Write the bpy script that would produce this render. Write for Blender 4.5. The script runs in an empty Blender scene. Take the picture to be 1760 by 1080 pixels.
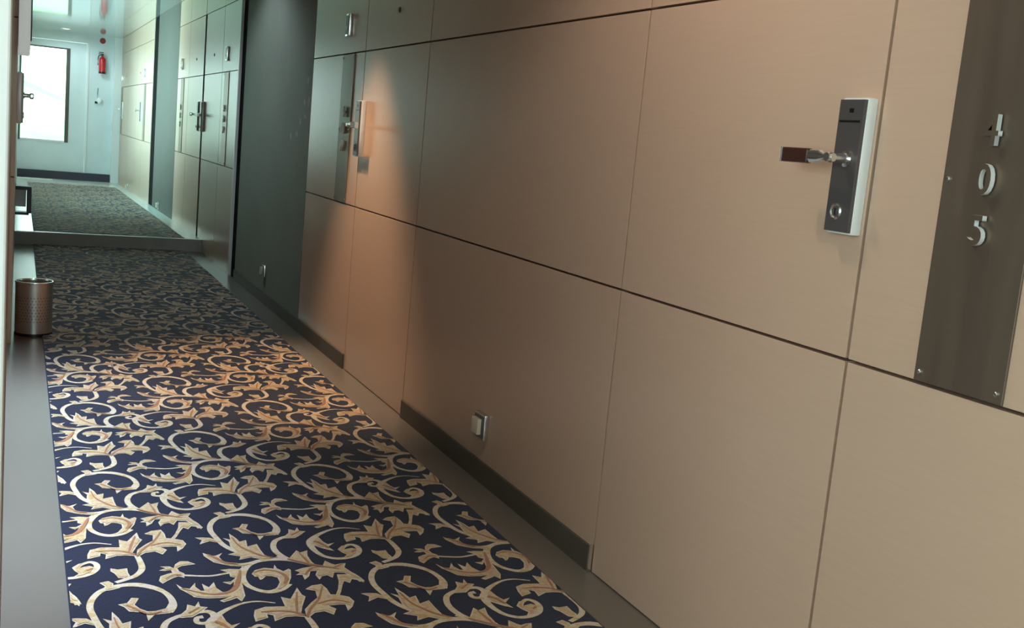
import bpy, bmesh, math, random
from mathutils import Matrix, Vector
from mathutils.geometry import tessellate_polygon
random.seed(4)
S = bpy.context.scene
COL = S.collection
PI = math.pi

# ---------------------------------------------------------------- camera
cd = bpy.data.cameras.new('camera'); cam = bpy.data.objects.new('camera', cd); COL.objects.link(cam)
cd.sensor_fit = 'HORIZONTAL'; cd.sensor_width = 36.0
cd.lens = 36.0 * 1882.35 / 1760.0
cd.clip_start = 0.02; cd.clip_end = 300
cam.matrix_world = Matrix(((0.91019, -0.021357, -0.413639, 0.0),
                           (-0.404073, 0.173598, -0.898103, 0.0),
                           (0.090988, 0.984585, 0.149377, 1.15),
                           (0, 0, 0, 1)))
S.camera = cam

# ---------------------------------------------------------------- world, lights, exposure
S.view_settings.view_transform = 'Standard'; S.view_settings.look = 'None'
S.view_settings.gamma = 1.0; S.view_settings.use_curve_mapping = False
S.view_settings.exposure = 0.0
w = bpy.data.worlds.new('sky'); S.world = w; w.use_nodes = True
bg = w.node_tree.nodes['Background']
bg.inputs['Color'].default_value = (0.74, 1.0, 0.95, 1); bg.inputs['Strength'].default_value = 4.5

def area(name, loc, direction, sx, sy, power, color):
    l = bpy.data.lights.new(name, 'AREA'); l.shape = 'RECTANGLE'; l.size = sx; l.size_y = sy
    l.energy = power; l.color = color
    o = bpy.data.objects.new(name, l); COL.objects.link(o); o.location = loc
    o.rotation_euler = Vector(direction).to_track_quat('-Z', 'Y').to_euler()
    return o
def spot(name, loc, direction, power, color, angle, blend=0.6, size=0.05):
    l = bpy.data.lights.new(name, 'SPOT'); l.energy = power; l.color = color
    l.spot_size = math.radians(angle); l.spot_blend = blend; l.shadow_soft_size = size
    o = bpy.data.objects.new(name, l); COL.objects.link(o); o.location = loc
    o.rotation_euler = Vector(direction).to_track_quat('-Z', 'Y').to_euler()
    return o
# added fill light outside the unseen, made-up windows of the far left wall
l = area('far_fill_light', (-0.75, 14.1, 1.65), (1, 0.5, -0.22), 5.2, 1.3, 108, (0.42, 0.88, 1.0)); l.data.spread = math.radians(125)
# daylight through the window of the side room beside the camera
area('room_window_daylight', (-1.75, 0.1, 1.45), (1, 0.25, -0.1), 1.7, 1.3, 31, (0.90, 0.97, 1.0))
# daylight through the window behind the camera
area('rear_window_daylight', (0.75, -2.3, 1.5), (0.05, 1, -0.12), 1.1, 1.2, 8, (0.95, 0.98, 1.0))
# ceiling downlights of the near stretch
WARM = (1.0, 0.70, 0.46)
spot('downlight_lamp', (0.98, 4.95, 2.29), (0.10, -0.02, -1), 185, WARM, 57, 0.8)
spot('downlight_lamp', (0.70, 7.3, 2.29), (0.42, 0.0, -1), 34, (0.78, 0.90, 1.0), 120)  # added spot to brighten the grey pier, no such lamp known
# daylight falling through the open door of the left room
l = area('left_room_daylight', (-0.55, 3.75, 2.0), (1, 0.0, -3.6), 2.7, 0.4, 23, (0.62, 0.80, 1.0)); l.data.spread = math.radians(42)
spot('downlight_lamp', (0.85, 2.2, 2.29), (0.24, 0.05, -1), 31, (1.0, 0.80, 0.66), 120)

spot('downlight_lamp', (0.62, 18.2, 2.28), (0.05, 0.45, -1), 30, (0.72, 0.97, 1.0), 130)
# ---------------------------------------------------------------- geometry constants (metres)
W = 1.484        # right wall face
XL = -0.012      # left wall face
YE = 19.05       # end wall face
YS = 9.87        # step
ZS = 0.107
ZC = 2.31
def zup(y): return ZS - 0.0117 * (y - YS)      # the upper floor falls gently towards the end
ZM = 0.8007; ZU = 1.5372

# ---------------------------------------------------------------- materials
def lin(c): return tuple(((v/255.0)/12.92 if v/255.0 <= .04045 else (((v/255.0)+.055)/1.055)**2.4) for v in c) + (1,)
def mat(name, rgb, rough=0.5, metal=0.0, spec=0.5, coat=0.0, coat_rough=0.1, noise=None, stretch=(1, 1, 1), amt=0.1, rvar=0.0, bump=0.0):
    m = bpy.data.materials.new(name); m.use_nodes = True
    nt = m.node_tree; b = nt.nodes['Principled BSDF']
    b.inputs['Base Color'].default_value = lin(rgb); b.inputs['Roughness'].default_value = rough
    b.inputs['Metallic'].default_value = metal; b.inputs['Specular IOR Level'].default_value = spec
    b.inputs['Coat Weight'].default_value = coat; b.inputs['Coat Roughness'].default_value = coat_rough
    if noise:
        tc = nt.nodes.new('ShaderNodeTexCoord'); mp = nt.nodes.new('ShaderNodeMapping')
        mp.inputs['Scale'].default_value = stretch
        n = nt.nodes.new('ShaderNodeTexNoise'); n.inputs['Scale'].default_value = noise; n.inputs['Detail'].default_value = 5
        geo = nt.nodes.new('ShaderNodeNewGeometry')
        nt.links.new(geo.outputs['Position'], mp.inputs['Vector']); nt.links.new(mp.outputs[0], n.inputs['Vector'])
        mx = nt.nodes.new('ShaderNodeMix'); mx.data_type = 'RGBA'
        c = lin(rgb)
        mx.inputs[6].default_value = tuple(max(0, v*(1-amt)) for v in c[:3]) + (1,)
        mx.inputs[7].default_value = tuple(min(1, v*(1+amt)) for v in c[:3]) + (1,)
        mr = nt.nodes.new('ShaderNodeMapRange'); mr.inputs[1].default_value = .3; mr.inputs[2].default_value = .7
        nt.links.new(n.outputs['Fac'], mr.inputs[0])
        nt.links.new(mr.outputs[0], mx.inputs[0]); nt.links.new(mx.outputs[2], b.inputs['Base Color'])
        if rvar:
            m2 = nt.nodes.new('ShaderNodeMapRange'); m2.inputs[3].default_value = rough-rvar; m2.inputs[4].default_value = rough+rvar
            nt.links.new(mr.outputs[0], m2.inputs[0]); nt.links.new(m2.outputs[0], b.inputs['Roughness'])
        if bump:
            bp = nt.nodes.new('ShaderNodeBump'); bp.inputs['Strength'].default_value = bump; bp.inputs['Distance'].default_value = .002
            nt.links.new(n.outputs['Fac'], bp.inputs['Height']); nt.links.new(bp.outputs[0], b.inputs['Normal'])
    return m
M = {}
M['wood'] = mat('beige_laminate', (200, 169, 146), .30, spec=.5, noise=7, stretch=(1, 1.6, 26), amt=.022)
M['joint'] = mat('dark_joint', (40, 25, 17), .85)
M['pier'] = mat('grey_paint_lightened', (140, 148, 136), .62, spec=.25, noise=3, amt=.05)  # same grey paint as the far pier, lightened for the weak light here
M['grey_wall'] = mat('grey_paint_darkened', (94, 90, 82), .6, spec=.25, noise=3, amt=.05)  # darkened copy of the pier grey, offsetting the strong far light
M['white_wall'] = mat('pale_grey_wall', (226, 234, 236), .45, noise=3, amt=.04)
M['jamb'] = mat('brown_jamb', (128, 104, 98), .45, noise=12, stretch=(1, 1, .2), amt=.1)
M['white_jamb'] = mat('white_jamb', (236, 238, 236), .4)
M['base'] = mat('dark_baseboard', (86, 79, 70), .6, noise=5, amt=.08)
M['stone_pale'] = mat('pale_polished_stone', (205, 208, 200), .2, noise=3, amt=.03)
M['stone'] = mat('grey_polished_stone', (118, 109, 100), .28, spec=.55, noise=3, amt=.03)
M['riser'] = mat('dark_riser', (176, 176, 170), .45, noise=8, amt=.1)
M['nosing'] = mat('steel_nosing', (190, 190, 185), .3, metal=.9)
M['ceiling'] = mat('glossy_ceiling', (205, 215, 208), .09, spec=.6, coat=.6, coat_rough=.05, noise=2, stretch=(1, 8, 1), amt=.03)
M['steel_dark'] = mat('dark_brushed_steel', (132, 116, 102), .42, metal=.75, noise=30, stretch=(1, 1, .05), amt=.08, rvar=.04)
M['chrome'] = mat('satin_chrome', (226, 228, 226), .22, metal=1.0)
M['alu'] = mat('satin_aluminium', (240, 242, 240), .3, metal=.1)
M['face_dark'] = mat('dark_lock_face', (96, 90, 90), .32, metal=.4)
M['recess'] = mat('dark_recess', (12, 12, 12), .9, spec=.1)  # near-black: the shade of a deep recess put into the colour
M['chip'] = mat('bare_plaster', (176, 176, 170), .8)
M['black'] = mat('black_plastic', (22, 18, 18), .4)
M['grip'] = mat('dark_wood_grip', (62, 34, 26), .35, noise=20, stretch=(1, .2, 1), amt=.2)
M['cream'] = mat('cream_plastic', (226, 214, 190), .3)
M['lamp_face'] = mat('lit_lamp_face', (255, 250, 240), .4)
_e = M['lamp_face'].node_tree.nodes['Principled BSDF']; _e.inputs['Emission Color'].default_value = (1, .97, .92, 1); _e.inputs['Emission Strength'].default_value = 3
M['red'] = mat('red_enamel', (196, 30, 36), .3, coat=.5)
M['red_sign'] = mat('red_sign', (168, 60, 62), .5)
M['white'] = mat('white_enamel', (232, 236, 234), .35)
M['navy'] = mat('navy_carpet_pile', (14, 15, 42), .75, spec=.45, noise=260, amt=.35, bump=.5)
M['hill'] = mat('hillside_green', (150, 172, 145), .9, noise=.25, amt=.35)
M['bin'] = mat('brushed_steel_bin', (205, 200, 198), .33, metal=.85, noise=6, stretch=(1, 1, 4), amt=.03)
M['frame_dark'] = mat('dark_frame', (52, 50, 66), .4)
M['box_glow'] = mat('glowing_grey_box', (215, 215, 215), .35)
_e = M['box_glow'].node_tree.nodes['Principled BSDF']; _e.inputs['Emission Color'].default_value = (.9, 1, .96, 1); _e.inputs['Emission Strength'].default_value = .28  # faint glow added so the unlit grey box reads brighter
M['grey_box'] = mat('grey_satin_metal', (205, 205, 208), .35, metal=.3)

for _n, _w in (('navy', .28),):
    _b = M[_n].node_tree.nodes['Principled BSDF']; _b.inputs['Sheen Weight'].default_value = _w; _b.inputs['Sheen Roughness'].default_value = .35
    _b.inputs['Sheen Tint'].default_value = (.75, .85, 1, 1)
def glass_mat():
    m = bpy.data.materials.new('window_glass'); m.use_nodes = True; b = m.node_tree.nodes['Principled BSDF']
    b.inputs['Base Color'].default_value = (.95, 1, .98, 1); b.inputs['Transmission Weight'].default_value = 1
    b.inputs['Roughness'].default_value = 0.0; b.inputs['IOR'].default_value = 1.01
    return m
M['glass'] = glass_mat()
def pile_mat(name, cols, scale):
    m = bpy.data.materials.new(name); m.use_nodes = True; nt = m.node_tree; b = nt.nodes['Principled BSDF']
    b.inputs['Roughness'].default_value = .75; b.inputs['Specular IOR Level'].default_value = .35
    b.inputs['Sheen Weight'].default_value = .4; b.inputs['Sheen Roughness'].default_value = .35; b.inputs['Sheen Tint'].default_value = (.7, .82, 1, 1)
    g = nt.nodes.new('ShaderNodeNewGeometry')
    n = nt.nodes.new('ShaderNodeTexNoise'); n.inputs['Scale'].default_value = scale; n.inputs['Detail'].default_value = 3
    n2 = nt.nodes.new('ShaderNodeTexNoise'); n2.inputs['Scale'].default_value = 420
    r = nt.nodes.new('ShaderNodeValToRGB'); e = r.color_ramp
    e.elements[0].position = .36; e.elements[0].color = lin(cols[0]); e.elements[1].position = .64; e.elements[1].color = lin(cols[-1])
    k = e.elements.new(.5); k.color = lin(cols[1])
    mx = nt.nodes.new('ShaderNodeMix'); mx.data_type = 'RGBA'; mx.blend_type = 'MULTIPLY'; mx.inputs[0].default_value = .5
    nt.links.new(g.outputs['Position'], n.inputs['Vector']); nt.links.new(g.outputs['Position'], n2.inputs['Vector'])
    nt.links.new(n.outputs['Fac'], r.inputs[0]); nt.links.new(r.outputs[0], mx.inputs[6])
    mr = nt.nodes.new('ShaderNodeMapRange'); mr.inputs[1].default_value = .3; mr.inputs[2].default_value = .7; mr.inputs[3].default_value = .55; mr.inputs[4].default_value = 1.25
    nt.links.new(n2.outputs['Fac'], mr.inputs[0])
    nt.links.new(mr.outputs[0], mx.inputs[7]); nt.links.new(mx.outputs[2], b.inputs['Base Color'])
    return m
M['pile_cream'] = pile_mat('cream_pile', [(204, 168, 120), (216, 202, 172), (212, 186, 170)], 48)
M['pile_gold'] = pile_mat('gold_pile', [(196, 156, 104), (206, 184, 142), (196, 156, 130)], 55)
M['pile_rib'] = pile_mat('salmon_pile', [(160, 104, 72), (176, 116, 84), (150, 118, 70)], 60)

# ---------------------------------------------------------------- mesh helpers
def bm_box(bm, x0, x1, y0, y1, z0, z1, bev=0.0):
    r = bmesh.ops.create_cube(bm, size=1.0)
    vs = r['verts']
    for v in vs:
        v.co = Vector(((x0+x1)/2 + v.co.x*(x1-x0), (y0+y1)/2 + v.co.y*(y1-y0), (z0+z1)/2 + v.co.z*(z1-z0)))
    if bev > 0:
        es = list({e for v in vs for e in v.link_edges})
        bmesh.ops.bevel(bm, geom=es, offset=bev, segments=2, affect='EDGES', profile=.6)
def bm_cyl(bm, c, axis, r, h, seg=24, r2=None, bev=0.0):
    d = Vector(axis).normalized(); q = d.to_track_quat('Z', 'Y').to_matrix().to_4x4()
    mtx = Matrix.Translation(Vector(c) + d*h/2) @ q
    g = bmesh.ops.create_cone(bm, cap_ends=True, segments=seg, radius1=r, radius2=r if r2 is None else r2, depth=h, matrix=mtx)
    if bev > 0:
        es = [e for e in {e for v in g['verts'] for e in v.link_edges} if len(e.link_faces) == 2 and e.calc_face_angle(0) > .9]
        bmesh.ops.bevel(bm, geom=es, offset=bev, segments=2, affect='EDGES')
def bm_lathe(bm, c, prof, seg=32, axis=(0, 0, 1)):
    q = Vector(axis).to_track_quat('Z', 'Y').to_matrix()
    rings = []
    for (r, z) in prof:
        rings.append([bm.verts.new(Vector(c) + q @ Vector((r*math.cos(2*PI*k/seg), r*math.sin(2*PI*k/seg), z))) for k in range(seg)])
    for a, b in zip(rings, rings[1:]):
        for k in range(seg): bm.faces.new((a[k], a[(k+1) % seg], b[(k+1) % seg], b[k]))
def bm_tube(bm, pts, r, seg=10):
    rings = []; pts = [Vector(p) for p in pts]
    for i, p in enumerate(pts):
        t = (pts[min(i+1, len(pts)-1)] - pts[max(i-1, 0)]).normalized()
        q = t.to_track_quat('Z', 'Y').to_matrix()
        rings.append([bm.verts.new(p + q @ Vector((r*math.cos(2*PI*k/seg), r*math.sin(2*PI*k/seg), 0))) for k in range(seg)])
    for a, b in zip(rings, rings[1:]):
        for k in range(seg): bm.faces.new((a[k], a[(k+1) % seg], b[(k+1) % seg], b[k]))
    bm.faces.new(rings[0]); bm.faces.new(rings[-1])
def obj(name, bm, m, parent=None, smooth=False, origin=None):
    me = bpy.data.meshes.new(name)
    bmesh.ops.recalc_face_normals(bm, faces=bm.faces)
    if smooth:
        for f in bm.faces: f.smooth = True
        for e in bm.edges:
            if len(e.link_faces) == 2 and e.calc_face_angle(0) > .6: e.smooth = False
    if parent is not None and parent.type == 'EMPTY':
        bm.transform(Matrix.Translation(-parent.location)); org = Vector((0, 0, 0))
    bm.to_mesh(me); bm.free(); me.materials.append(m)
    o = bpy.data.objects.new(name, me); COL.objects.link(o); o.parent = parent
    return o
def box(name, x0, x1, y0, y1, z0, z1, m, parent=None, bev=0.0):
    bm = bmesh.new(); bm_box(bm, x0, x1, y0, y1, z0, z1, bev); return obj(name, bm, m, parent)
def root_of(p):
    while p.parent: p = p.parent
    return p
def sub(name, bm, m, parent, smooth=False):
    # a sub-part: parent is a mesh under an Empty root; its mesh is kept in the root's frame
    rt = root_of(parent); bm.transform(Matrix.Translation(-rt.location)) if rt.type == 'EMPTY' else None
    return obj(name, bm, m, parent, smooth)
def thing(name, label, cat, loc=(0, 0, 0), group=None, kind=None):
    o = bpy.data.objects.new(name, None); COL.objects.link(o); o.location = loc; o.empty_display_size = .05
    if label: o['label'] = label
    if cat: o['category'] = cat
    if group: o['group'] = group
    if kind: o['kind'] = kind
    return o
def tag(o, label, cat, group=None):
    o['label'] = label; o['category'] = cat
    if group: o['group'] = group
    return o
def struct(o, label=None, cat=None):
    o['kind'] = 'structure'
    if label: o['label'] = label
    if cat: o['category'] = cat
    return o
def sbox(name, x0, x1, y0, y1, z0, z1, m, label, cat, bev=0.0):
    return struct(box(name, x0, x1, y0, y1, z0, z1, m, None, bev), label, cat)

# ---------------------------------------------------------------- floor, ceiling, shell
YB = -2.6
sbox('floor', -2.0, W+.03, YB, YS, -.15, 0, M['stone'], 'grey polished stone floor of the near stretch showing beside the carpet', 'floor')
bm = bmesh.new()
vs = [bm.verts.new(c) for c in [(-.2, YS, -.15), (W+.03, YS, -.15), (W+.03, YE+.2, -.3), (-.2, YE+.2, -.3),
                                (-.2, YS, ZS), (W+.03, YS, ZS), (W+.03, YE+.2, zup(YE+.2)), (-.2, YE+.2, zup(YE+.2))]]
for f in ((0, 1, 2, 3), (4, 5, 6, 7), (0, 1, 5, 4), (1, 2, 6, 5), (2, 3, 7, 6), (3, 0, 4, 7)): bm.faces.new([vs[i] for i in f])
up = struct(obj('floor', bm, M['stone_pale']), 'raised pale stone floor beyond the step, running to the end window', 'floor')
rs = sbox('trim_1', XL, W, YS-.022, YS, 0, ZS-.006, M['riser'], 'dark grey riser of the step across the corridor', 'step')
bm = bmesh.new(); bm_box(bm, XL, W, YS-.03, YS+.02, ZS-.006, ZS+.003, .002); obj('nosing', bm, M['nosing'], rs)
sbox('ceiling', -2.0, W+.15, YB, YE+.2, ZC, ZC+.12, M['ceiling'], 'glossy pale ceiling above the corridor, mirroring the end window', 'ceiling')

# right wall: dark backing, with panels, joints and doors in front
wr = sbox('wall_right', W+.03, W+.15, YB, YE+.2, -.3, ZC, M['joint'], 'right corridor wall clad in beige laminate panels with dark joints', 'wall')
G = .0032
ROWS = [(.0, ZM), (ZM, ZU), (ZU, 2.06), (2.06, ZC)]
def panel(parent, y0, y1, z0, z1, m, name='panel', g=G, off=0.0, x=W):
    return box(name, x - off, x+.028, y0+g, y1-g, z0+(g if z0 > 0.01 else 0), z1-g, m, parent, .0006)
def column(y0, y1, parent=wr, m=M['wood'], base=None):
    for i, (a, b) in enumerate(ROWS):
        if i == 0: a = base if base is not None else (0 if y0 < YS-.5 else -.13)
        if i == 3 and b - a < .01: continue
        box('panel', W, W+.028, y0+G, y1-G, a+(G if i else 0), b-G, m, parent, .0006)
for y0, y1 in ((-2.6, -1.0), (-1.0, .35), (.35, 1.643), (2.539, 4.230), (5.140, 6.150), (8.43, 9.205), (11.15, 11.95), (14.31, 15.40), (16.35, 17.60), (18.50, 18.92)):
    column(y0, y1)
# grey painted stretches
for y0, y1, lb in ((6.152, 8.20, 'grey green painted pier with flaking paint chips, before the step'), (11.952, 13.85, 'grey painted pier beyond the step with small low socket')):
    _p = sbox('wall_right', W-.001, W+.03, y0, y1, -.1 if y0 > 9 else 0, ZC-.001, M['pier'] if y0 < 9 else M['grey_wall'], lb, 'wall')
    if y0 < 9: PIER = _p
# aluminium edge strips beside the dark recesses
sbox('trim_2', W-.014, W+.03, 8.385, 8.425, 0, ZC-.001, M['white'], 'pale vertical edge strip beside the dark recess before the step', 'trim', .003)
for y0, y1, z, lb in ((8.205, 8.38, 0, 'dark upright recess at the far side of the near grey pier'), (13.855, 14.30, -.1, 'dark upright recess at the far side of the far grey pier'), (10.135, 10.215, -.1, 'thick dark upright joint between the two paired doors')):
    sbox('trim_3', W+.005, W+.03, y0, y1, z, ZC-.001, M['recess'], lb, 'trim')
# chips in the paint of the near grey pier
for cy, cz, sy, sz in ((6.45, 1.12, .05, .022), (6.38, 1.19, .03, .03), (6.30, 1.30, .03, .035), (6.24, 1.42, .025, .03), (6.20, 1.30, .02, .045), (6.27, 1.22, .03, .02), (6.60, 1.10, .03, .035)):
    bm = bmesh.new()
    a0 = random.random()*6; rr = [.55+.45*random.random() for k in range(11)]
    v1 = [bm.verts.new((W-.0018, cy+sy*rr[k]*math.cos(a0+k*2*PI/11), cz+sz*rr[k]*math.sin(a0+k*2*PI/11))) for k in range(11)]
    v2 = [bm.verts.new((W-.0005, v.co.y, v.co.z)) for v in v1]
    bm.faces.new(v1); bm.faces.new(v2)
    for k in range(11): bm.faces.new((v1[k], v1[(k+1) % 11], v2[(k+1) % 11], v2[k]))
    obj('paint_chip', bm, M['chip'], PIER)
# corner jamb at the far end
sbox('trim_4', W-.115, W+.03, 18.93, YE, -.12, ZC-.001, M['white_jamb'], 'white corner post where the right wall meets the end wall', 'trim', .004)

# baseboards
for n, y0, y1, lb in ((1, .35, 1.64, 'dark baseboard at the foot of the panel nearest the camera'),
                      (2, 2.545, 4.226, 'dark baseboard under the low switch between the two nearest doors'),
                      (3, 5.146, 8.20, 'long dark baseboard under the grey painted pier')):
    sbox('baseboard_right', W-.009, W, y0, y1, 0, .074, M['base'], lb, 'baseboard', .0015)
sbox('trim_5', W-.012, W, 2.538, 2.546, 0, .08, M['chrome'], 'bright metal end cap on the baseboard beside the nearest door', 'trim')

# ---------------------------------------------------------------- doors
def lever_set(parent, side, y, z, dirn, near=True):
    """lock body on the door leaf; side=+1 right wall (faces -x), -1 left wall; dirn: way the lever points along y"""
    fx = (lambda d: W - d) if side > 0 else (lambda d: XL + d)
    def bxx(bm, d0, d1, y0, y1, z0, z1, bev=0):
        a, b = fx(d0), fx(d1); bm_box(bm, min(a, b), max(a, b), y0, y1, z0, z1, bev)
    n = (-1, 0, 0) if side > 0 else (1, 0, 0)
    bm = bmesh.new(); bxx(bm, 0, .024, y-.036, y+.036, z-.131, z+.131, .004)
    body = obj('lock_plate', bm, M['alu'], parent, True)
    body['label'] = 'upright satin metal lock plate with dark face'
    bm = bmesh.new(); bxx(bm, .0225, .0312, y-.0335, y+.035, z-.127, z+.127, .0008)
    sub('face_plate', bm, M['face_dark'], body)
    bm = bmesh.new(); bxx(bm, .031, .0322, y-.027, y+.030, z+.0835, z+.0875)
    sub('card_slot', bm, M['black'], body)
    bm = bmesh.new(); bxx(bm, .031, .0322, y-.006, y+.005, z+.102, z+.110)
    sub('sensor', bm, M['black'], body)
    bm = bmesh.new(); bm_lathe(bm, (fx(.031), y+.006, z-.088), [(.0165, 0), (.0165, .002), (.013, .004), (.011, .0015), (0.0005, .0015)], 28, n)
    kh = sub('key_cylinder', bm, M['chrome'], body, True)
    bm = bmesh.new(); bxx(bm, .0322, .0345, y+.0045, y+.0075, z-.095, z-.082)
    sub('key_slot', bm, M['black'], body)
    lz = z + .014; ly = y - .004*dirn
    bm = bmesh.new(); bm_lathe(bm, (fx(.031), ly, lz), [(.016, 0), (.016, .004), (.010, .006), (.009, .036), (.0105, .042), (.0085, .05), (.0005, .05)], 24, n)
    lev = sub('lever_handle', bm, M['chrome'], body, True)
    bm = bmesh.new()
    y0 = ly; 
    def taper(ya, yb, ha, hb, da=.011, db=.011):
        d = .071
        vs = []
        for (yy, hh, dd) in ((ya, ha, da), (yb, hb, db)):
            for k in range(12):
                a = 2*PI*k/12
                vs.append(bm.verts.new((fx(d + dd*.62*math.cos(a)), yy, lz + hh/2*math.sin(a))))
        for k in range(12): bm.faces.new((vs[k], vs[(k+1) % 12], vs[12+(k+1) % 12], vs[12+k]))
        bm.faces.new(vs[:12]); bm.faces.new(vs[12:])
    taper(y0-.010*dirn, y0+.018*dirn, .016, .016); taper(y0+.018*dirn, y0+.030*dirn, .016, .026); taper(y0+.030*dirn, y0+.062*dirn, .026, .026)
    sub('lever_arm', bm, M['chrome'], body, True)
    bm = bmesh.new(); bxx(bm, .063, .079, min(y0+.062*dirn, y0+.139*dirn), max(y0+.062*dirn, y0+.139*dirn), lz-.0145, lz+.0145, .003)
    sub('grip', bm, M['grip'], body)
    bm = bmesh.new(); bxx(bm, .0625, .0795, min(y0+.139*dirn, y0+.143*dirn), max(y0+.139*dirn, y0+.143*dirn), lz-.015, lz+.015, .001)
    sub('grip_cap', bm, M['chrome'], body)
def make_door(n, y0, y1, lock_y, dirn, label, side=1, base=0.0):
    d = thing('door_%d' % n, label, 'door', ((W if side > 0 else XL), (y0+y1)/2, 0), kind='structure')
    for a, b in ((base, ZM), (ZM, ZU), (ZU, 2.06)):
        aa = a + (G if a > .1 else .004 if base == 0 else 0)
        if side > 0: bm_ = (W, W+.028)
        else: bm_ = (XL-.028, XL)
        box('leaf_panel', bm_[0], bm_[1], y0+G*.7, y1-G*.7, aa, b-G, M['wood'], d, .0006)
    if lock_y is not None: lever_set(d, side, lock_y, 1.174, dirn)
    fx = W if side > 0 else XL
    bm = bmesh.new(); nrm = (-1, 0, 0) if side > 0 else (1, 0, 0)
    bm_lathe(bm, (fx, (y0+y1)/2 - .03, 1.692), [(.012, 0), (.012, .003), (.009, .005), (.006, .003), (.0005, .002)], 20, nrm)
    p = obj('peephole', bm, M['face_dark'], d, True)
    return d
make_door(1, 1.646, 2.536, 1.690, 1, 'nearest beige panelled door, lever lock at its right edge')
make_door(2, 4.233, 5.137, 5.098, -1, 'beige door lit warm, between the low switch and the second steel strip')
make_door(3, 9.21, 10.13, 10.07, -1, 'pale door beyond the dark recess, its lock at its left edge', base=-.02)
make_door(4, 10.22, 11.147, 10.28, 1, 'pale door just left of the thick dark line, its lock at its right edge', base=-.1)
make_door(5, 15.403, 16.347, 15.47, 1, 'far beige door with lever, beyond the second grey pier', base=-.15)
make_door(6, 17.603, 18.497, 18.42, -1, 'farthest beige door on the right wall beside the white corner post', base=-.2)
for y0, y1, n in ((1.646, 2.536, 1), (4.233, 5.137, 2), (9.21, 10.175, 3), (10.20, 11.147, 4), (15.403, 16.347, 5), (17.603, 18.497, 6)):
    box('panel', W, W+.028, y0, y1, 2.06+G, ZC-G, M['wood'], wr, .001)

# ---------------------------------------------------------------- number plates
ROT = Matrix(((0, 0, -1), (-1, 0, 0), (0, 1, 0)))      # text x -> -y, text y -> z, text z -> -x
def digit_mesh(ch, h, depth):
    cu = bpy.data.curves.new('digit', 'FONT'); cu.body = ch; cu.size = h*1.42; cu.extrude = depth/2; cu.align_x = 'CENTER'
    cu.resolution_u = 4; cu.offset = .0012
    t = bpy.data.objects.new('t', cu); COL.objects.link(t)
    dg = bpy.context.evaluated_depsgraph_get(); me = bpy.data.meshes.new_from_object(t.evaluated_get(dg))
    bpy.data.objects.remove(t); bpy.data.curves.remove(cu)
    xs = [v.co.x for v in me.vertices]; ys = [v.co.y for v in me.vertices]
    cx, cy = (min(xs)+max(xs))/2, (min(ys)+max(ys))/2
    for v in me.vertices: v.co = ROT @ Vector((v.co.x-cx, v.co.y-cy, v.co.z))
    me.name = 'digit'; me.materials.clear(); me.materials.append(M['alu']); me.materials.append(M['steel_dark'])
    me.update()
    for f in me.polygons: f.material_index = 1 if abs(f.normal.x) > .7 else 0  # bright sides, dark fronts: fall of light put into the digit colours
    return me
def number_plate(y0, y1, txt, label, mt='steel_dark'):
    yc = (y0+y1)/2
    t = thing('number_plate', label, 'sign', (W, yc, ZM), group='steel number strips along the right wall')
    box('plate', W-.005, W-.0005, y0, y1, ZM+.004, ZU-.004, M[mt], t, .001)
    for k, ch in enumerate(txt):
        o = bpy.data.objects.new('digit', digit_mesh(ch, .050, .010)); COL.objects.link(o); o.parent = t
        o.location = (-.013, 0, (1.252, 1.170, 1.084)[k]-ZM)
    for z in (ZM+.021, 1.166, ZU-.021):
        for yy in (y0+.013, y1-.013):
            bm = bmesh.new(); bm_lathe(bm, (W-.005, yy, z), [(.0045, 0), (.0045, .003), (.003, .0045), (.0004, .0048)], 14, (-1, 0, 0))
            obj('screw', bm, M['chrome'], t, True)
    return t
number_plate(1.265, 1.462, '405', 'tall dark steel strip carrying the numerals 4, 0 and 5, nearest plate')
number_plate(5.308, 5.515, '407', 'second steel number strip, left of the warm lit door, reflecting daylight')
number_plate(8.86, 9.06, '409', 'bright steel number strip just beyond the dark recess')
number_plate(11.45, 11.66, '411', 'narrow steel number strip beside the second grey pier')
number_plate(15.08, 15.28, '', 'far steel strip just beyond the second dark recess')
number_plate(18.60, 18.80, '', 'farthest steel strip beside the white corner post')

def bell(y, label):
    t = thing('doorbell', label, 'doorbell', (W, y, 1.675), group='doorbells above the number strips')
    bm = bmesh.new(); bm_box(bm, W-.018, W, y-.034, y+.034, 1.675-.055, 1.675+.055, .004); b = obj('housing', bm, M['chrome'], t, True)
    bm = bmesh.new(); bm_box(bm, W-.0195, W-.0175, y-.026, y+.026, 1.675-.046, 1.675+.046, .001); sub('face', bm, M['face_dark'], b)
    bm = bmesh.new(); bm_lathe(bm, (W-.0195, y, 1.66), [(.012, 0), (.012, .002), (.0004, .003)], 18, (-1, 0, 0)); sub('button', bm, M['alu'], b, True)
bell(5.43, 'chrome doorbell above the second steel number strip')
bell(8.96, 'grey doorbell above the bright number strip beyond the dark recess')
bell(11.60, 'doorbell above the narrow number strip by the second grey pier')
bell(15.19, 'tiny doorbell above the far number strip past the second recess')
bell(18.70, 'tiny doorbell nearest the white corner post')

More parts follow.
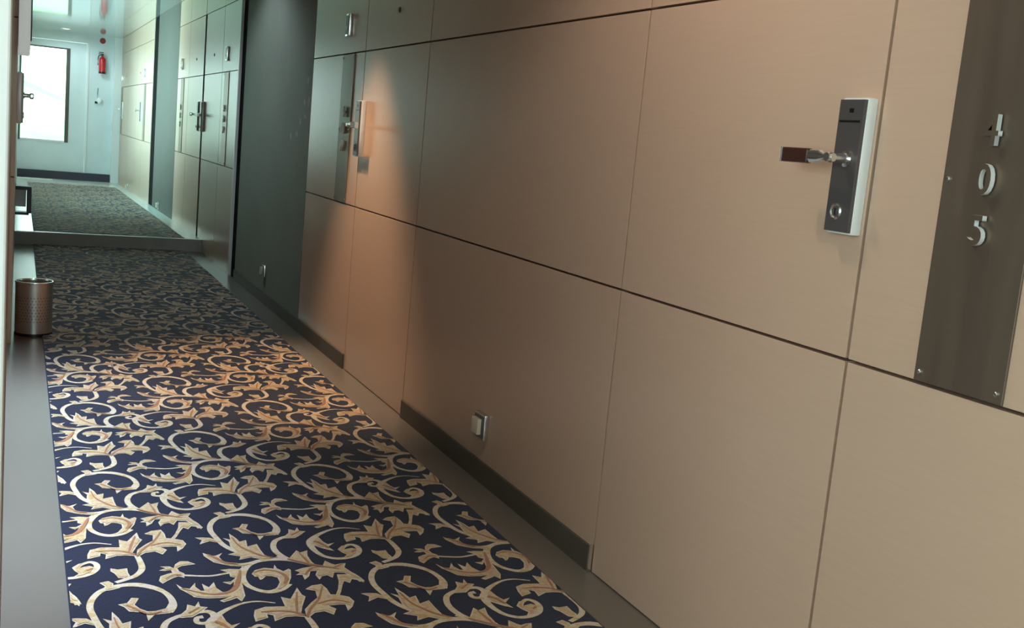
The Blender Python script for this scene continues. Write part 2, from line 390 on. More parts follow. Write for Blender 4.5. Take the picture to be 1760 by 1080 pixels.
def outlet(y, z, s, label, cream=True):
    t = thing('wall_socket', label, 'socket', (W, y, z), group='low wall sockets on the right wall')
    bm = bmesh.new(); bm_box(bm, W-.018, W, y-s, y+s, z-s*.98, z+s*.98, .004); pl = obj('cover_plate', bm, M['chrome'], t, True)
    bm = bmesh.new(); bm_box(bm, W-.0195, W-.0175, y-s*.86, y+s*.86, z-s*.84, z+s*.84, .002); sub('inner_frame', bm, M['face_dark'], pl)
    bm = bmesh.new()
    # a flap lid standing proud of the plate
    bm_box(bm, W-.034, W-.019, y-s*.50, y+s*.70, z-s*.60, z+s*.60, .003)
    sub('flap', bm, M['cream'], pl, True)
outlet(3.37, .197, .046, 'chrome square socket with cream flap above the near baseboard')
outlet(7.11, .215, .040, 'small socket low on the grey painted pier before the step')
outlet(13.15, .13, .045, 'small dark socket low on the far grey pier')
outlet(17.1, .07, .045, 'smallest socket low between the two farthest doors')

# ---------------------------------------------------------------- left wall
JB = .62       # the camera stands at the open side room; the left wall starts here
def lbox(y0, y1, z0, z1, m, label, cat, name='wall_left', x1=XL, th=.15, bev=0.0):
    return sbox(name, x1-th, x1, y0, y1, z0, z1, m, label, cat, bev)
wl = lbox(5.70, 11.0, -.15, ZC, M['jamb'], 'left corridor wall with beige panels, seen nearly edge on', 'wall', x1=XL-.03, th=.12)
lbox(1.66, 2.30, 0, ZC, M['jamb'], 'brown clad left wall stub between the white jamb and the open room', 'wall', x1=XL-.03, th=.12)
lbox(2.30, 5.70, 2.06, ZC, M['jamb'], 'wall strip over the open doorway on the left', 'wall', x1=XL-.03, th=.12)
sbox('wall_side', -1.5, -1.38, 1.9, 6.1, 0, ZC, M['white_wall'], 'far wall of the open room on the left', 'wall')
sbox('wall_side', -1.38, XL-.16, 1.9, 2.0, 0, ZC, M['white_wall'], 'near wall of the open room on the left', 'wall')
sbox('wall_side', -1.38, XL-.16, 6.0, 6.1, 0, ZC, M['white_wall'], 'end wall of the open room on the left', 'wall')
def lcol(y0, y1, m=M['wood'], name='panel', base=0.0):
    for a, b in ((base, ZM), (ZM, ZU), (ZU, ZC)):
        box(name, XL-.029, XL, y0+G, y1-G, a+(G if a > .1 else 0), b-G, m, wl, .001)
lcol(1.66, 2.30, M['jamb'], 'jamb_panel')
make_door(7, 6.253, 7.195, 6.31, 1, 'beige door on the left wall with a lever standing out', side=-1)
box('panel', XL-.029, XL, 6.253, 7.195, 2.065, ZC-G, M['wood'], wl, .001)
box('panel', XL-.029, XL, 2.30, 5.70, 2.065, ZC-G, M['wood'], wl, .001)
lcol(5.703, 6.25); lcol(7.198, 9.2)
lcol(9.2, 11.0, base=-.1)
# white jamb of the side room doorway by the camera
jm = lbox(1.50, 1.655, 0, ZC, M['white_jamb'], 'white door jamb at the left edge of the view', 'jamb', name='trim_6', x1=XL+.001, th=.19, bev=.003)
# far stretch, left: low wall, header and piers; three unseen windows added for light
lbox(11.0, 11.3, -.25, ZC, M['white_wall'], 'left wall pier before the added windows', 'wall')
lbox(16.9, YE+.2, -.35, ZC, M['white_wall'], 'left wall pier between the added windows and the end wall', 'wall')
lbox(11.3, 16.9, -.3, .85, M['white_wall'], 'low wall under the added left windows', 'wall')
lbox(11.3, 16.9, 2.15, ZC, M['white_wall'], 'header over the added left windows', 'wall')
n = 1
for i in range(3):
    y0 = 11.3 + i*1.8667; y1 = y0 + 1.8667
    t = thing('window_%d' % (i+2), 'window %s added to the left wall in the far stretch' % ('first', 'middle', 'last')[i] if False else
              ('nearest of three unseen windows added to light the far stretch', 'middle unseen window added to the far left wall', 'last unseen window added to the far left wall before the end')[i], 'window', (XL-.07, (y0+y1)/2, .85), kind='structure')
    for a, b, c, d in ((y0, y0+.05, .85, 2.15), (y1-.05, y1, .85, 2.15), (y0+.05, y1-.05, .85, .90), (y0+.05, y1-.05, 2.10, 2.15)):
        box('window_frame', XL-.10, XL-.04, a, b, c, d, M['alu'], t)
    box('pane', XL-.074, XL-.070, y0+.05, y1-.05, .90, 2.10, M['glass'], t)

# ---------------------------------------------------------------- side room and hall behind the camera
sbox('wall_back', -2.0, .15, YB-.12, YB, 0, ZC, M['white_wall'], 'left part of the back wall behind the camera', 'wall')
sbox('wall_back', 1.35, W+.15, YB-.12, YB, 0, ZC, M['white_wall'], 'right part of the back wall behind the camera', 'wall')
sbox('wall_back', .15, 1.35, YB-.12, YB, 0, .8, M['white_wall'], 'back wall below the rear window', 'wall')
sbox('wall_back', .15, 1.35, YB-.12, YB, 2.15, ZC, M['white_wall'], 'back wall above the rear window', 'wall')
sbox('wall_side', -2.0, XL-.2, 1.5, 1.65, 0, ZC, M['white_wall'], 'wall of the side room beside the white jamb', 'wall')
for y0, y1, z0, z1, lb in ((YB, -.85, 0, ZC, 'rear part'), (1.05, 1.65, 0, ZC, 'front part'), (-.85, 1.05, 0, .75, 'part below the window'), (-.85, 1.05, 2.15, ZC, 'part above the window')):
    sbox('wall_side', -2.12, -2.0, y0, y1, z0, z1, M['white_wall'], 'outer wall of the side room, ' + lb, 'wall')
# the lamps of the ceiling sit in ring housings
for i, (x, y) in enumerate(((.98, 4.95), (.85, 2.2), (.70, 7.3), (.62, 18.25))):
    bm = bmesh.new(); bm_lathe(bm, (x, y, ZC), [(.075, 0), (.075, -.006), (.055, -.008), (.05, 0), (.05, -.001)], 32)
    dl = thing('downlight', ('round recessed downlight in the ceiling over the second door', 'round recessed downlight in the ceiling nearest the camera', 'added round downlight in the ceiling before the step, brightening the pier', 'small lit downlight in the ceiling by the end wall')[i], 'lamp', (x, y, ZC), group='ceiling downlights')
    obj('ring', bm, M['white'], dl, True)
    bm = bmesh.new(); bm_cyl(bm, (x, y, ZC-.006), (0, 0, 1), .049, .004, 28); obj('lamp_face', bm, M['lamp_face'], dl)

# ---------------------------------------------------------------- end wall with glazed door
zf = zup(YE)
we = struct(thing('wall_end', 'pale grey end wall around the bright glazed door', 'wall', (W/2, YE, zf)))
def epart(name, x0, x1, z0, z1, m, y0=YE, y1=YE+.15, bev=0): return box(name, x0, x1, y0, y1, z0, z1, m, we, bev)
epart('wall_panel', 1.0, W+.03, -.3, ZC, M['white_wall'])
epart('header', -.2, 1.0, 2.17, ZC, M['white_wall'])
epart('wall_panel', -.2, -.06, -.3, 2.17, M['white_wall'])
d = thing('door_8', 'grey end door with a big bright window', 'door', (.47, YE, zf), kind='structure')
D0, D1 = YE+.03, YE+.075
box('leaf', -.055, .965, D0, D1, zf+.01, .585, M['white_wall'], d)
box('leaf', .70, .965, D0, D1, .585, 2.165, M['white_wall'], d)
box('leaf', -.055, -.015, D0, D1, .585, 2.165, M['white_wall'], d)
box('leaf', -.015, .70, D0, D1, 2.06, 2.165, M['white_wall'], d)
for a, b, c, e in ((-.015, .02, .585, 2.06), (.665, .72, .585, 2.06), (.02, .665, .585, .612), (.02, .665, 2.04, 2.06)):
    box('window_frame', a, b, D0-.012, D1+.01, c, e, M['alu'] if e < 1 else M['grey_wall'], d, .002)
box('window_bar', .02, .42, D0+.002, D0+.012, 1.985, 1.998, M['alu'], d)
box('pane', .02, .665, D0+.018, D0+.023, .612, 2.04, M['glass'], d)
sbox('trim_7', .968, .998, YE-.012, YE+.09, zf, 2.17, M['white_jamb'], 'bright white upright frame beside the end door', 'trim', .003)
sbox('baseboard_end', -.01, W-.12, YE-.02, YE-.0005, zf-.01, zf+.125, M['frame_dark'], 'dark skirting along the foot of the end wall', 'baseboard', .003)
sbox('trim_8', XL, .5, YE-.55, YE-.42, zup(YE-.48)-.02, zup(YE-.48)+.012, M['white_jamb'], 'pale sill across the floor before the end door', 'trim', .003)

# fire extinguisher hung on the end wall
ex = thing('fire_extinguisher', 'red fire extinguisher hanging on the end wall beside the door', 'extinguisher', (1.19, YE, 1.72))
X, Yx = 1.19, YE-.075
bm = bmesh.new(); bm_lathe(bm, (X, Yx, 1.72), [(.0005, 0), (.045, .0), (.052, .01), (.052, .21), (.045, .24), (.022, .262), (.018, .275), (.0005, .276)], 28); obj('cylinder', bm, M['red'], ex, True)
bm = bmesh.new(); bm_lathe(bm, (X, Yx, 1.722), [(.0535, 0), (.0535, .03), (.0515, .031)], 28); obj('base_ring', bm, M['black'], ex, True)
bm = bmesh.new(); bm_cyl(bm, (X, Yx, 1.99), (0, 0, 1), .017, .035, 16); bm_box(bm, X-.06, X+.02, Yx-.012, Yx+.012, 2.02, 2.032, .003); bm_box(bm, X-.055, X+.015, Yx-.01, Yx+.01, 2.043, 2.055, .003); hd = obj('valve', bm, M['black'], ex)
bm = bmesh.new(); bm_tube(bm, [(X-.02, Yx, 2.01), (X-.055, Yx-.005, 2.0), (X-.066, Yx-.005, 1.95), (X-.064, Yx-.005, 1.85)], .008); obj('hose', bm, M['black'], ex, True)
bm = bmesh.new(); bm_box(bm, X-.02, X+.02, YE-.03, YE, 1.93, 1.96, .003); obj('bracket', bm, M['alu'], ex)
# red round sign
bm = bmesh.new(); bm_lathe(bm, (1.19, YE, 2.235), [(.045, 0), (.045, .006), (.04, .008), (.0005, .008)], 28, (0, -1, 0))
tag(obj('round_sign', bm, M['red_sign'], None, True), 'small round red sign above the fire extinguisher', 'sign')
# valve with pull cord
t = thing('wall_valve', 'small grey round knob with a cord below the extinguisher', 'valve', (1.17, YE, 1.29))
bm = bmesh.new(); bm_lathe(bm, (1.17, YE, 1.29), [(.05, 0), (.05, .02), (.035, .035), (.022, .04), (.022, .06), (.0005, .062)], 24, (0, -1, 0)); obj('knob', bm, M['alu'], t, True)
bm = bmesh.new(); bm_box(bm, 1.10, 1.145, YE-.03, YE, 1.245, 1.28, .004); obj('latch', bm, M['black'], t)
bm = bmesh.new(); bm_tube(bm, [(1.14, YE-.012, 1.30), (1.138, YE-.012, 1.40), (1.142, YE-.012, 1.49)], .004); obj('cord', bm, M['black'], t, True)

# hillside outside the end window
bm = bmesh.new(); N = 24
gr = [[bm.verts.new((-40+80*i/N, 26+j*9, -3 + j*2.0*(1+.35*math.sin(i*.9+j)) * .55)) for i in range(N+1)] for j in range(5)]
for j in range(4):
    for i in range(N): bm.faces.new((gr[j][i], gr[j][i+1], gr[j+1][i+1], gr[j+1][i]))
tag(obj('hillside', bm, M['hill'], None, True), 'hazy green hillside seen through the end window', 'hill')

# ---------------------------------------------------------------- left wall fittings
t = thing('wall_box', 'tall grey wall box at the top left, edge on, given a faint glow', 'lamp', (XL, 5.55, 1.36))
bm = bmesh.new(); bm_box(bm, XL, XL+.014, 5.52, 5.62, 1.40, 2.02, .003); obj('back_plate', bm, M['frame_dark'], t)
bm = bmesh.new(); bm_box(bm, XL+.002, XL+.052, 5.50, 5.60, 1.362, 2.0, .010); obj('box_body', bm, M['box_glow'], t, True)
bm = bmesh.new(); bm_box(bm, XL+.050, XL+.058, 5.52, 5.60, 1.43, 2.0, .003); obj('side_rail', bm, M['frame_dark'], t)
t = thing('wall_bracket', 'dark open square bracket on the left wall above the far floor', 'bracket', (XL, 8.5, .40))
bm = bmesh.new(); bm_box(bm, XL, XL+.105, 8.44, 8.56, .548, .572, .003); obj('top_bar', bm, M['frame_dark'], t)
bm = bmesh.new(); bm_box(bm, XL+.075, XL+.105, 8.44, 8.56, .385, .549, .004); obj('front_bar', bm, M['frame_dark'], t)
bm = bmesh.new(); bm_box(bm, XL, XL+.09, 8.44, 8.56, .372, .390, .003); obj('bottom_bar', bm, M['frame_dark'], t)
bm = bmesh.new(); bm_box(bm, XL, XL+.07, 8.50, 8.55, .425, .545, .003); obj('inner_box', bm, M['white_wall'], t)

# ---------------------------------------------------------------- waste bin
BX, BY = .089, 5.955; BR = .089; BH = .27
t = thing('waste_bin', 'brushed steel open waste bin on the stone border by the left wall', 'bin', (BX, BY, 0))
bm = bmesh.new(); bm_lathe(bm, (BX, BY, 0), [(BR*.985, .012), (BR*.985, BH-.004), (BR*.955, BH-.004), (BR*.955, .02), (.0005, .02), (.0005, .012), (BR*.985, .012)], 48); bo = obj('body', bm, M['bin'], t, True)
bm = bmesh.new(); bm_lathe(bm, (BX, BY, BH-.006), [(BR*.94, 0), (BR*1.0, 0), (BR*1.015, .004), (BR*1.0, .009), (BR*.95, .009), (BR*.94, 0)], 48); obj('rim', bm, M['chrome'], t, True)
bm = bmesh.new(); bm_lathe(bm, (BX, BY, 0), [(.0005, 0), (BR*1.0, 0), (BR*1.01, .006), (BR*1.0, .014), (BR*.9, .014)], 48); obj('base_ring', bm, M['black'], t, True)
# rows of pierced dimples round the body
bm = bmesh.new()
for r in range(9):
    for k in range(36):
        a = 2*PI*(k+.5*(r % 2))/36; c = Vector((BX+BR*.986*math.cos(a), BY+BR*.986*math.sin(a), .075+r*.015))
        nrm = Vector((math.cos(a), math.sin(a), 0)); tx = Vector((-math.sin(a), math.cos(a), 0)); h = .0028
        vs = [bm.verts.new(c + nrm*.0006 + tx*h*math.cos(q*PI/3) + Vector((0, 0, h*math.sin(q*PI/3)))) for q in range(6)]
        bm.faces.new(vs)
o = obj('perforation', bm, M['face_dark'], t); o['kind'] = 'stuff'

# ---------------------------------------------------------------- carpet
PAT = {'polys':[[(0.0681,0.0314),(0.0641,0.041),(0.0473,0.0267),(0.035,0.0485),(0.0339,0.0754),(0.0265,0.0484),(0.0034,0.0591),(-0.0224,0.0476),(-0.0349,0.0258),(-0.0305,0.0053),(-0.0226,0.0037),(-0.0216,-0.0167),(-0.0145,-0.0139),(-0.0027,0.004),(0.0117,0.0011),(0.024,-0.0116),(0.0234,-0.0409),(0.0104,-0.0711),(-0.0005,-0.0891),(0.0189,-0.0891),(0.0414,-0.0612),(0.0576,-0.0184)],[(-0.2264,-0.002),(-0.2144,-0.0285),(-0.1985,-0.0374),(-0.1805,-0.0033),(-0.1834,-0.0286),(-0.174,-0.0544),(-0.1656,-0.0561),(-0.1655,-0.0129),(-0.1519,-0.0375),(-0.1357,-0.0083),(-0.1352,-0.045),(-0.1246,-0.0726),(-0.1092,-0.0743),(-0.0948,-0.0493),(-0.0865,-0.0159),(-0.0989,-0.0323),(-0.1148,-0.0126),(-0.094,-0.0128),(-0.0785,0.0074),(-0.0903,0.0182),(-0.0893,0.0435),(-0.1084,0.0663),(-0.0834,0.0683),(-0.0592,0.0609),(-0.0456,0.0847),(-0.0555,0.03),(-0.0681,-0.018),(-0.072,-0.0661),(-0.0747,-0.1051),(-0.0889,-0.1368),(-0.0973,-0.1143),(-0.1078,-0.1213),(-0.1314,-0.133),(-0.1394,-0.1222),(-0.1145,-0.106),(-0.1362,-0.106),(-0.1664,-0.1027),(-0.1949,-0.0889),(-0.2064,-0.0617),(-0.2213,-0.035)],[(-0.2018,0.0324),(-0.2143,0.0449),(-0.2272,0.0375),(-0.2448,0.0205),(-0.2569,0.0067),(-0.2642,0.0245),(-0.2572,0.0536),(-0.2396,0.0651),(-0.2263,0.0709),(-0.228,0.0883),(-0.2441,0.0863),(-0.2568,0.0914),(-0.239,0.1033),(-0.251,0.1161),(-0.2282,0.1134),(-0.2196,0.0995),(-0.2135,0.1236),(-0.1987,0.1429),(-0.1796,0.1392),(-0.1624,0.1163),(-0.1798,0.1135),(-0.199,0.1103),(-0.211,0.097),(-0.2088,0.0759),(-0.1981,0.0602)],[(-0.1343,0.1899),(-0.1166,0.1662),(-0.1045,0.1639),(-0.0839,0.1804),(-0.0971,0.1533),(-0.0909,0.123),(-0.0792,0.1028),(-0.0638,0.0953),(-0.0335,0.0957),(-0.0204,0.0932),(-0.0407,0.0749),(-0.0783,0.0884),(-0.0961,0.1016),(-0.1159,0.1189),(-0.1271,0.1481),(-0.1342,0.1677)],[(-0.0654,0.2893),(-0.0469,0.273),(-0.0429,0.3218),(-0.0307,0.2851),(-0.0248,0.2541),(-0.0055,0.2626),(-0.0109,0.2144),(0.0176,0.2287),(0.0188,0.1858),(0.0222,0.1445),(0.043,0.1192),(0.0272,0.1094),(0.0067,0.1188),(-0.0158,0.1359),(-0.0495,0.1232),(-0.0411,0.1472),(-0.0711,0.1668),(-0.0474,0.1792),(-0.0558,0.2208),(-0.0528,0.2592)],[(0.0836,0.2872),(0.0634,0.2867),(0.0487,0.2862),(0.0312,0.256),(0.0301,0.3028),(0.013,0.3079),(-0.0056,0.3152),(-0.0143,0.3416),(-0.027,0.3585),(-0.0061,0.3633),(0.0063,0.3911),(0.0229,0.385),(0.0098,0.35),(0.0199,0.3253),(0.0353,0.307),(0.0525,0.3051),(0.0766,0.3154),(0.0892,0.3491)],[(-0.0563,0.4472),(-0.0478,0.4702),(-0.0596,0.4945),(-0.0381,0.5024),(-0.0273,0.4836),(-0.032,0.4598),(-0.0089,0.4638),(-0.0162,0.4539),(-0.0401,0.4445)],[(-0.1385,0.3044),(-0.1195,0.303),(-0.0993,0.2974),(-0.085,0.2769),(-0.0809,0.2545),(-0.1033,0.2713),(-0.1187,0.2613),(-0.1331,0.2523),(-0.1226,0.2817)],[(0.2739,0.262),(0.3014,0.2751),(0.324,0.2722),(0.3481,0.268),(0.35,0.3241),(0.3705,0.3074),(0.4011,0.3715),(0.4034,0.3261),(0.4097,0.3139),(0.3899,0.2629),(0.3774,0.2227),(0.3854,0.1984),(0.3594,0.2082),(0.3365,0.2092),(0.3077,0.1919),(0.3109,0.2241),(0.2985,0.2346),(0.2966,0.2143),(0.2644,0.1998),(0.266,0.2301)],[(0.3848,0.2026),(0.3903,0.2415),(0.417,0.2798),(0.4358,0.3006),(0.4409,0.3422),(0.4191,0.3572),(0.4395,0.3767),(0.4659,0.3816),(0.4724,0.3506),(0.4728,0.3144),(0.4911,0.3079),(0.5139,0.2906),(0.5195,0.2621),(0.5064,0.2318),(0.4892,0.2113),(0.4927,0.2471),(0.4797,0.2504),(0.4514,0.25),(0.465,0.2283),(0.4505,0.1971),(0.4339,0.2211),(0.409,0.2171),(0.3917,0.1973),(0.3808,0.1838)],[(0.3152,0.1278),(0.3314,0.1169),(0.3551,0.1203),(0.3543,0.0913),(0.3577,0.0714),(0.3492,0.0541),(0.3296,0.0625),(0.3221,0.0925),(0.3139,0.1085)],[(0.1784,0.2376),(0.1964,0.2497),(0.2001,0.2155),(0.2078,0.192),(0.2293,0.2001),(0.205,0.1727),(0.2134,0.1399),(0.1969,0.1527),(0.1823,0.17),(0.1688,0.1892)],[(0.2254,0.1493),(0.2428,0.1727),(0.2601,0.1745),(0.243,0.1461),(0.2673,0.1533),(0.28,0.1392),(0.2721,0.1116),(0.2495,0.0901),(0.2251,0.0872),(0.2399,0.1081),(0.2304,0.1271)],[(0.0939,0.2578),(0.1209,0.2972),(0.1267,0.3267),(0.1428,0.3112),(0.1545,0.3379),(0.1543,0.3092),(0.1712,0.301),(0.149,0.2736),(0.1298,0.2544),(0.1044,0.2559)],[(0.0812,0.1101),(0.1125,0.1626),(0.1192,0.1451),(0.1418,0.1572),(0.1333,0.1188),(0.1342,0.0741),(0.1431,0.0388),(0.1191,0.0552),(0.0999,0.0771),(0.0852,0.089)],[(0.1387,0.0424),(0.152,0.0326),(0.1702,0.0763),(0.1821,0.0538),(0.1899,0.0432),(0.2058,0.0492),(0.2205,0.0482),(0.2096,0.0213),(0.2201,-0.0146),(0.2349,-0.0611),(0.2323,-0.0878),(0.2165,-0.0522),(0.1992,-0.014),(0.1748,-0.0074),(0.1614,-0.0411),(0.1519,-0.022),(0.1372,-0.0259),(0.1252,-0.0465),(0.1223,-0.0143),(0.1328,0.0115),(0.1159,0.0131),(0.1047,-0.0194),(0.0881,-0.039),(0.0898,-0.0078),(0.0736,-0.0045),(0.0878,0.01),(0.0769,0.0252),(0.1012,0.0381),(0.1287,0.0443)],[(0.1774,-0.021),(0.2033,-0.0245),(0.2231,-0.0536),(0.2309,-0.0748),(0.2076,-0.059),(0.196,-0.0821),(0.1847,-0.0671),(0.1733,-0.0925),(0.1596,-0.1306),(0.1437,-0.1648),(0.1396,-0.1505),(0.1561,-0.1136),(0.1704,-0.0667)]],'rib':[([(0.1216,0.0656),(0.0671,0.1017),(0.0132,0.1084),(-0.0244,0.0903),(-0.0472,0.0542),(-0.0609,0.0056),(-0.0587,-0.0405),(-0.0411,-0.075),(-0.0144,-0.0941),(0.0151,-0.0843),(0.04,-0.0526)],[5,9,11,12,14,14,13,13,16,22,26]),([(-0.0893,0.0435),(-0.1332,0.0328),(-0.1707,0.0395),(-0.2071,0.0518)],[9,8,8,9]),([(-0.0704,0.0957),(-0.0302,0.0951),(0.0036,0.112),(0.046,0.1168),(0.0805,0.0991)],[8,13,11,11,10]),([(0.0799,0.0965),(0.0393,0.1181),(-0.0085,0.1383),(-0.0477,0.1877),(-0.0708,0.2351),(-0.0822,0.2943),(-0.0888,0.3546),(-0.0789,0.4076),(-0.054,0.4501),(-0.0136,0.4691),(0.0238,0.4675),(0.0576,0.4451),(0.0831,0.4109),(0.0949,0.3674),(0.0942,0.3249),(0.0832,0.2904)],[8,8,9,14,14,14,14,14,15,17,20,18,13,14,17,12]),([(0.386,0.2004),(0.3902,0.1587),(0.3895,0.109),(0.3733,0.0733),(0.3509,0.0537),(0.3214,0.036)],[12,14,15,14,13,12]),([(0.3298,0.2926),(0.288,0.3107),(0.2474,0.3037),(0.2006,0.2696),(0.1693,0.2291),(0.1601,0.1958),(0.1621,0.1514),(0.1753,0.1108),(0.2016,0.087),(0.2337,0.0856),(0.266,0.1031),(0.2833,0.1337),(0.2826,0.1654),(0.267,0.1792),(0.2433,0.1607)],[4,6,8,13,20,18,14,12,12,14,15,14,13,12,8]),([(0.0838,0.0985),(0.0618,0.1417),(0.0561,0.1904),(0.0684,0.2373),(0.0908,0.2604),(0.1158,0.2743)],[9,16,15,14,13,12]),([(0.0527,0.1322),(0.0862,0.0934),(0.1206,0.0612),(0.1531,0.0369),(0.1887,0.012),(0.2173,-0.0246),(0.2302,-0.0773)],[9,9,10,12,13,13,14])],'curl':[([(0.1425,0.2759),(0.174,0.2786),(0.1877,0.2595),(0.1828,0.2326),(0.164,0.216),(0.146,0.2232),(0.1478,0.2469),(0.1629,0.2507)],[12,14,15,15,13,12,11,14])],'mid':[([(-0.0293,0.029),(-0.0003,0.0406),(0.027,0.0264),(0.0419,0.0018),(0.0446,-0.0242),(0.0328,-0.0553)],[3,4,5,8,10,5]),([(-0.2154,-0.0363),(-0.188,-0.0617),(-0.1514,-0.085),(-0.1135,-0.0813),(-0.0899,-0.0544),(-0.0724,-0.0005),(-0.0605,0.0482)],[3,4,6,9,12,9,4]),([(-0.2474,0.0309),(-0.2261,0.0515),(-0.2077,0.0478)],[3,5,4]),([(-0.1251,0.1724),(-0.1064,0.1414),(-0.0884,0.1081),(-0.0572,0.0949)],[4,9,7,4]),([(-0.041,0.287),(-0.0339,0.2264),(-0.017,0.1849),(0.0096,0.1423),(0.0393,0.1181)],[3,4,6,7,4]),([(-0.0088,0.348),(0.0087,0.3241),(0.0347,0.2887),(0.0654,0.2966)],[6,5,5,4]),([(0.2851,0.2443),(0.3232,0.2428),(0.3549,0.2319),(0.382,0.2062)],[3,5,6,6]),([(0.3933,0.339),(0.378,0.2757),(0.3667,0.2194)],[3,6,4]),([(0.4635,0.3612),(0.4356,0.2875),(0.4041,0.239),(0.3856,0.1953)],[3,6,6,6]),([(0.5051,0.2536),(0.4683,0.2764),(0.4273,0.2617)],[3,5,4]),([(0.1748,0.218),(0.1871,0.2008),(0.2033,0.1632)],[7,9,4]),([(0.2576,0.1191),(0.2721,0.1309)],[7,5]),([(0.0746,0.1039),(0.1204,0.0604),(0.1529,0.036),(0.1913,0.0088)],[4,8,8,4]),([(0.1147,0.1412),(0.1212,0.0931),(0.1239,0.0606)],[3,6,4]),([(0.0969,-0.0092),(0.119,0.0257),(0.1416,0.0329)],[3,6,4]),([(0.2068,0.0399),(0.1809,0.0224)],[3,5]),([(0.1513,0.2992),(0.1229,0.273)],[4,5])]}
CX0, CX1 = .134, 1.337
def ribbon_pts(pts, ws, wid=1.0):
    k = wid/640.0/1.5
    P = [Vector((x, y)) for x, y in pts]
    # Catmull-Rom
    Q = []; Wd = []
    for i in range(len(P)-1):
        p0 = P[max(i-1, 0)]; p1 = P[i]; p2 = P[i+1]; p3 = P[min(i+2, len(P)-1)]
        n = 4
        for j in range(n):
            t = j/n
            Q.append(.5*((2*p1)+(-p0+p2)*t+(2*p0-5*p1+4*p2-p3)*t*t+(-p0+3*p1-3*p2+p3)*t**3)); Wd.append(ws[i]+(ws[i+1]-ws[i])*t)
    Q.append(P[-1]); Wd.append(ws[-1])
    L = []; R_ = []
    for i, q in enumerate(Q):
        t = (Q[min(i+1, len(Q)-1)]-Q[max(i-1, 0)]).normalized(); nn = Vector((-t.y, t.x)); h = Wd[i]*k*.5
        L.append(q+nn*h); R_.append(q-nn*h)
    tris = []
    for i in range(len(Q)-1):
        tris.append((L[i], L[i+1], R_[i+1])); tris.append((L[i], R_[i+1], R_[i]))
    return tris
def poly_tris(pts):
    v = [Vector((x, y, 0)) for x, y in pts]
    return [tuple(Vector((v[i].x, v[i].y)) for i in t) for t in tessellate_polygon([v])]
CREAM = []; RIB = []; CURL = []
_n = 0
def stack(dst, tris):
    global _n
    _n += 1; dst += [tuple(t) + (_n*1.6e-5,) for t in tris]
for p, ws in PAT['rib']: stack(CREAM, ribbon_pts(p, ws, 1.08))
for p in PAT['polys']: stack(CREAM, poly_tris(p))
for p, ws in PAT['curl']: stack(CURL, ribbon_pts([(x-.010, y) for x, y in p], ws, 1.1))
def inset(pts, d):
    n = len(pts); P = [Vector(q) for q in pts]; out = []
    ar = sum(P[k].x*P[(k+1) % n].y-P[(k+1) % n].x*P[k].y for k in range(n)); sg = 1 if ar > 0 else -1
    for k in range(n):
        a = (P[k]-P[k-1]).normalized(); b = (P[(k+1) % n]-P[k]).normalized()
        n1 = Vector((-a.y, a.x))*sg; n2 = Vector((-b.y, b.x))*sg; m = n1+n2
        m = m/max(m.length_squared/2, .45) if m.length > 1e-4 else n1
        out.append(P[k]+m*d)
    return out
GOLD = []
def near(a, b, p):
    ab = b-a; t = max(0, min(1, (p-a).dot(ab)/max(ab.length_squared, 1e-12))); return (p-(a+ab*t)).length
for p in PAT['polys']:
    P0 = [Vector(q) for q in p]; I = inset(p, .0045)
    # keep only inset triangles whose corners really lie inside the outline band
    def inside(q):
        c = False; n = len(P0)
        for k in range(n):
            a, b = P0[k], P0[(k+1) % n]
            if (a.y > q.y) != (b.y > q.y) and q.x < (b.x-a.x)*(q.y-a.y)/(b.y-a.y)+a.x: c = not c
        return c and min(near(P0[k], P0[(k+1) % n], q) for k in range(n)) > .0022
    T_ = poly_tris(I)
    stack(GOLD, [t for t in T_ if all(inside(q) for q in t) and inside((t[0]+t[1]+t[2])/3)])
for p, ws in PAT['mid']: stack(RIB, ribbon_pts(p, ws, 1.1))
def clip(poly, ax, lim, keep_less):
    out = []
    for i in range(len(poly)):
        a, b = poly[i], poly[(i+1) % len(poly)]
        ia = (a[ax] <= lim) if keep_less else (a[ax] >= lim); ib = (b[ax] <= lim) if keep_less else (b[ax] >= lim)
        if ia: out.append(a)
        if ia != ib:
            t = (lim-a[ax])/(b[ax]-a[ax]); out.append(a+(b-a)*t)
    return out
ORG = Vector((.6063, 2.6658)); LX, LY = .343, .9085
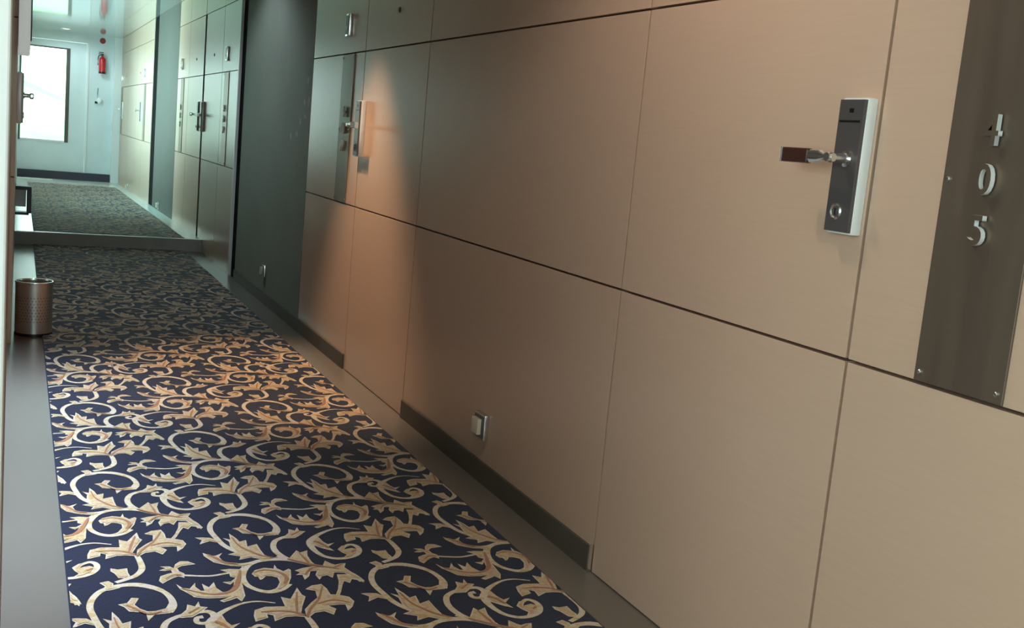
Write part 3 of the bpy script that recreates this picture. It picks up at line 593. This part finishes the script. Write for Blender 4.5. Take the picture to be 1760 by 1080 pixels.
def lay(tris_sets, y0, y1, zfun, dz):
    V = []; F = []
    j0 = int((y0-ORG.y)/LY)-2; j1 = int((y1-ORG.y)/LY)+3
    for i in range(-3, 5):
        for j in range(j0, j1):
            off = ORG + Vector((i*LX, j*LY + (LY/2 if i % 2 else 0)))
            for ti, tris in enumerate(tris_sets):
                if ti == 1 and i % 2 == 0: continue
                for t in tris:
                    hz = t[3] + ((i*7+j*3) % 5)*3e-6; p = [q+off for q in t[:3]]
                    xs = [q.x for q in p]; ys = [q.y for q in p]
                    if max(xs) < CX0 or min(xs) > CX1 or max(ys) < y0 or min(ys) > y1: continue
                    if min(xs) < CX0: p = clip(p, 0, CX0, False)
                    if len(p) > 2 and max(xs) > CX1: p = clip(p, 0, CX1, True)
                    if len(p) > 2 and min(ys) < y0: p = clip(p, 1, y0, False)
                    if len(p) > 2 and max(ys) > y1: p = clip(p, 1, y1, True)
                    if len(p) < 3: continue
                    ar = sum(p[k].x*p[(k+1) % len(p)].y-p[(k+1) % len(p)].x*p[k].y for k in range(len(p)))
                    if ar < 0: p = p[::-1]
                    b = len(V); V += [(q.x, q.y, zfun(q.y)+dz+hz) for q in p]; F.append(tuple(range(b, b+len(p))))
    return V, F
def carpet(y0, y1, zfun, label):
    bm = bmesh.new(); th = .006
    vs = [bm.verts.new(c) for c in [(CX0-.004, y0, zfun(y0)), (CX1+.004, y0, zfun(y0)), (CX1+.004, y1, zfun(y1)), (CX0-.004, y1, zfun(y1)),
          (CX0-.004, y0, zfun(y0)+th), (CX1+.004, y0, zfun(y0)+th), (CX1+.004, y1, zfun(y1)+th), (CX0-.004, y1, zfun(y1)+th)]]
    for f in ((0, 1, 2, 3), (4, 5, 6, 7), (0, 1, 5, 4), (1, 2, 6, 5), (2, 3, 7, 6), (3, 0, 4, 7)): bm.faces.new([vs[i] for i in f])
    c = tag(obj('carpet_runner', bm, M['navy']), label, 'carpet')
    for nm, sets, dz, mm in (('leaf_shading', (GOLD,), th+.0020, 'pile_gold'), ('scroll_pattern', (CREAM, CURL), th+.0009, 'pile_cream'), ('leaf_veining', (RIB,), th+.0027, 'pile_rib')):
        V, F = lay(sets, y0, y1, zfun, dz)
        me = bpy.data.meshes.new(nm); me.from_pydata(V, [], F); me.materials.append(M[mm])
        o = bpy.data.objects.new(nm, me); COL.objects.link(o); o.parent = c; o['kind'] = 'stuff'
    return c
carpet(-2.3, YS-.03, lambda y: 0.0, 'navy carpet runner with cream acanthus scrolls, in front of the step')
carpet(YS+.03, YE-1.55, zup, 'bluish scroll patterned carpet runner on the raised floor beyond the step')
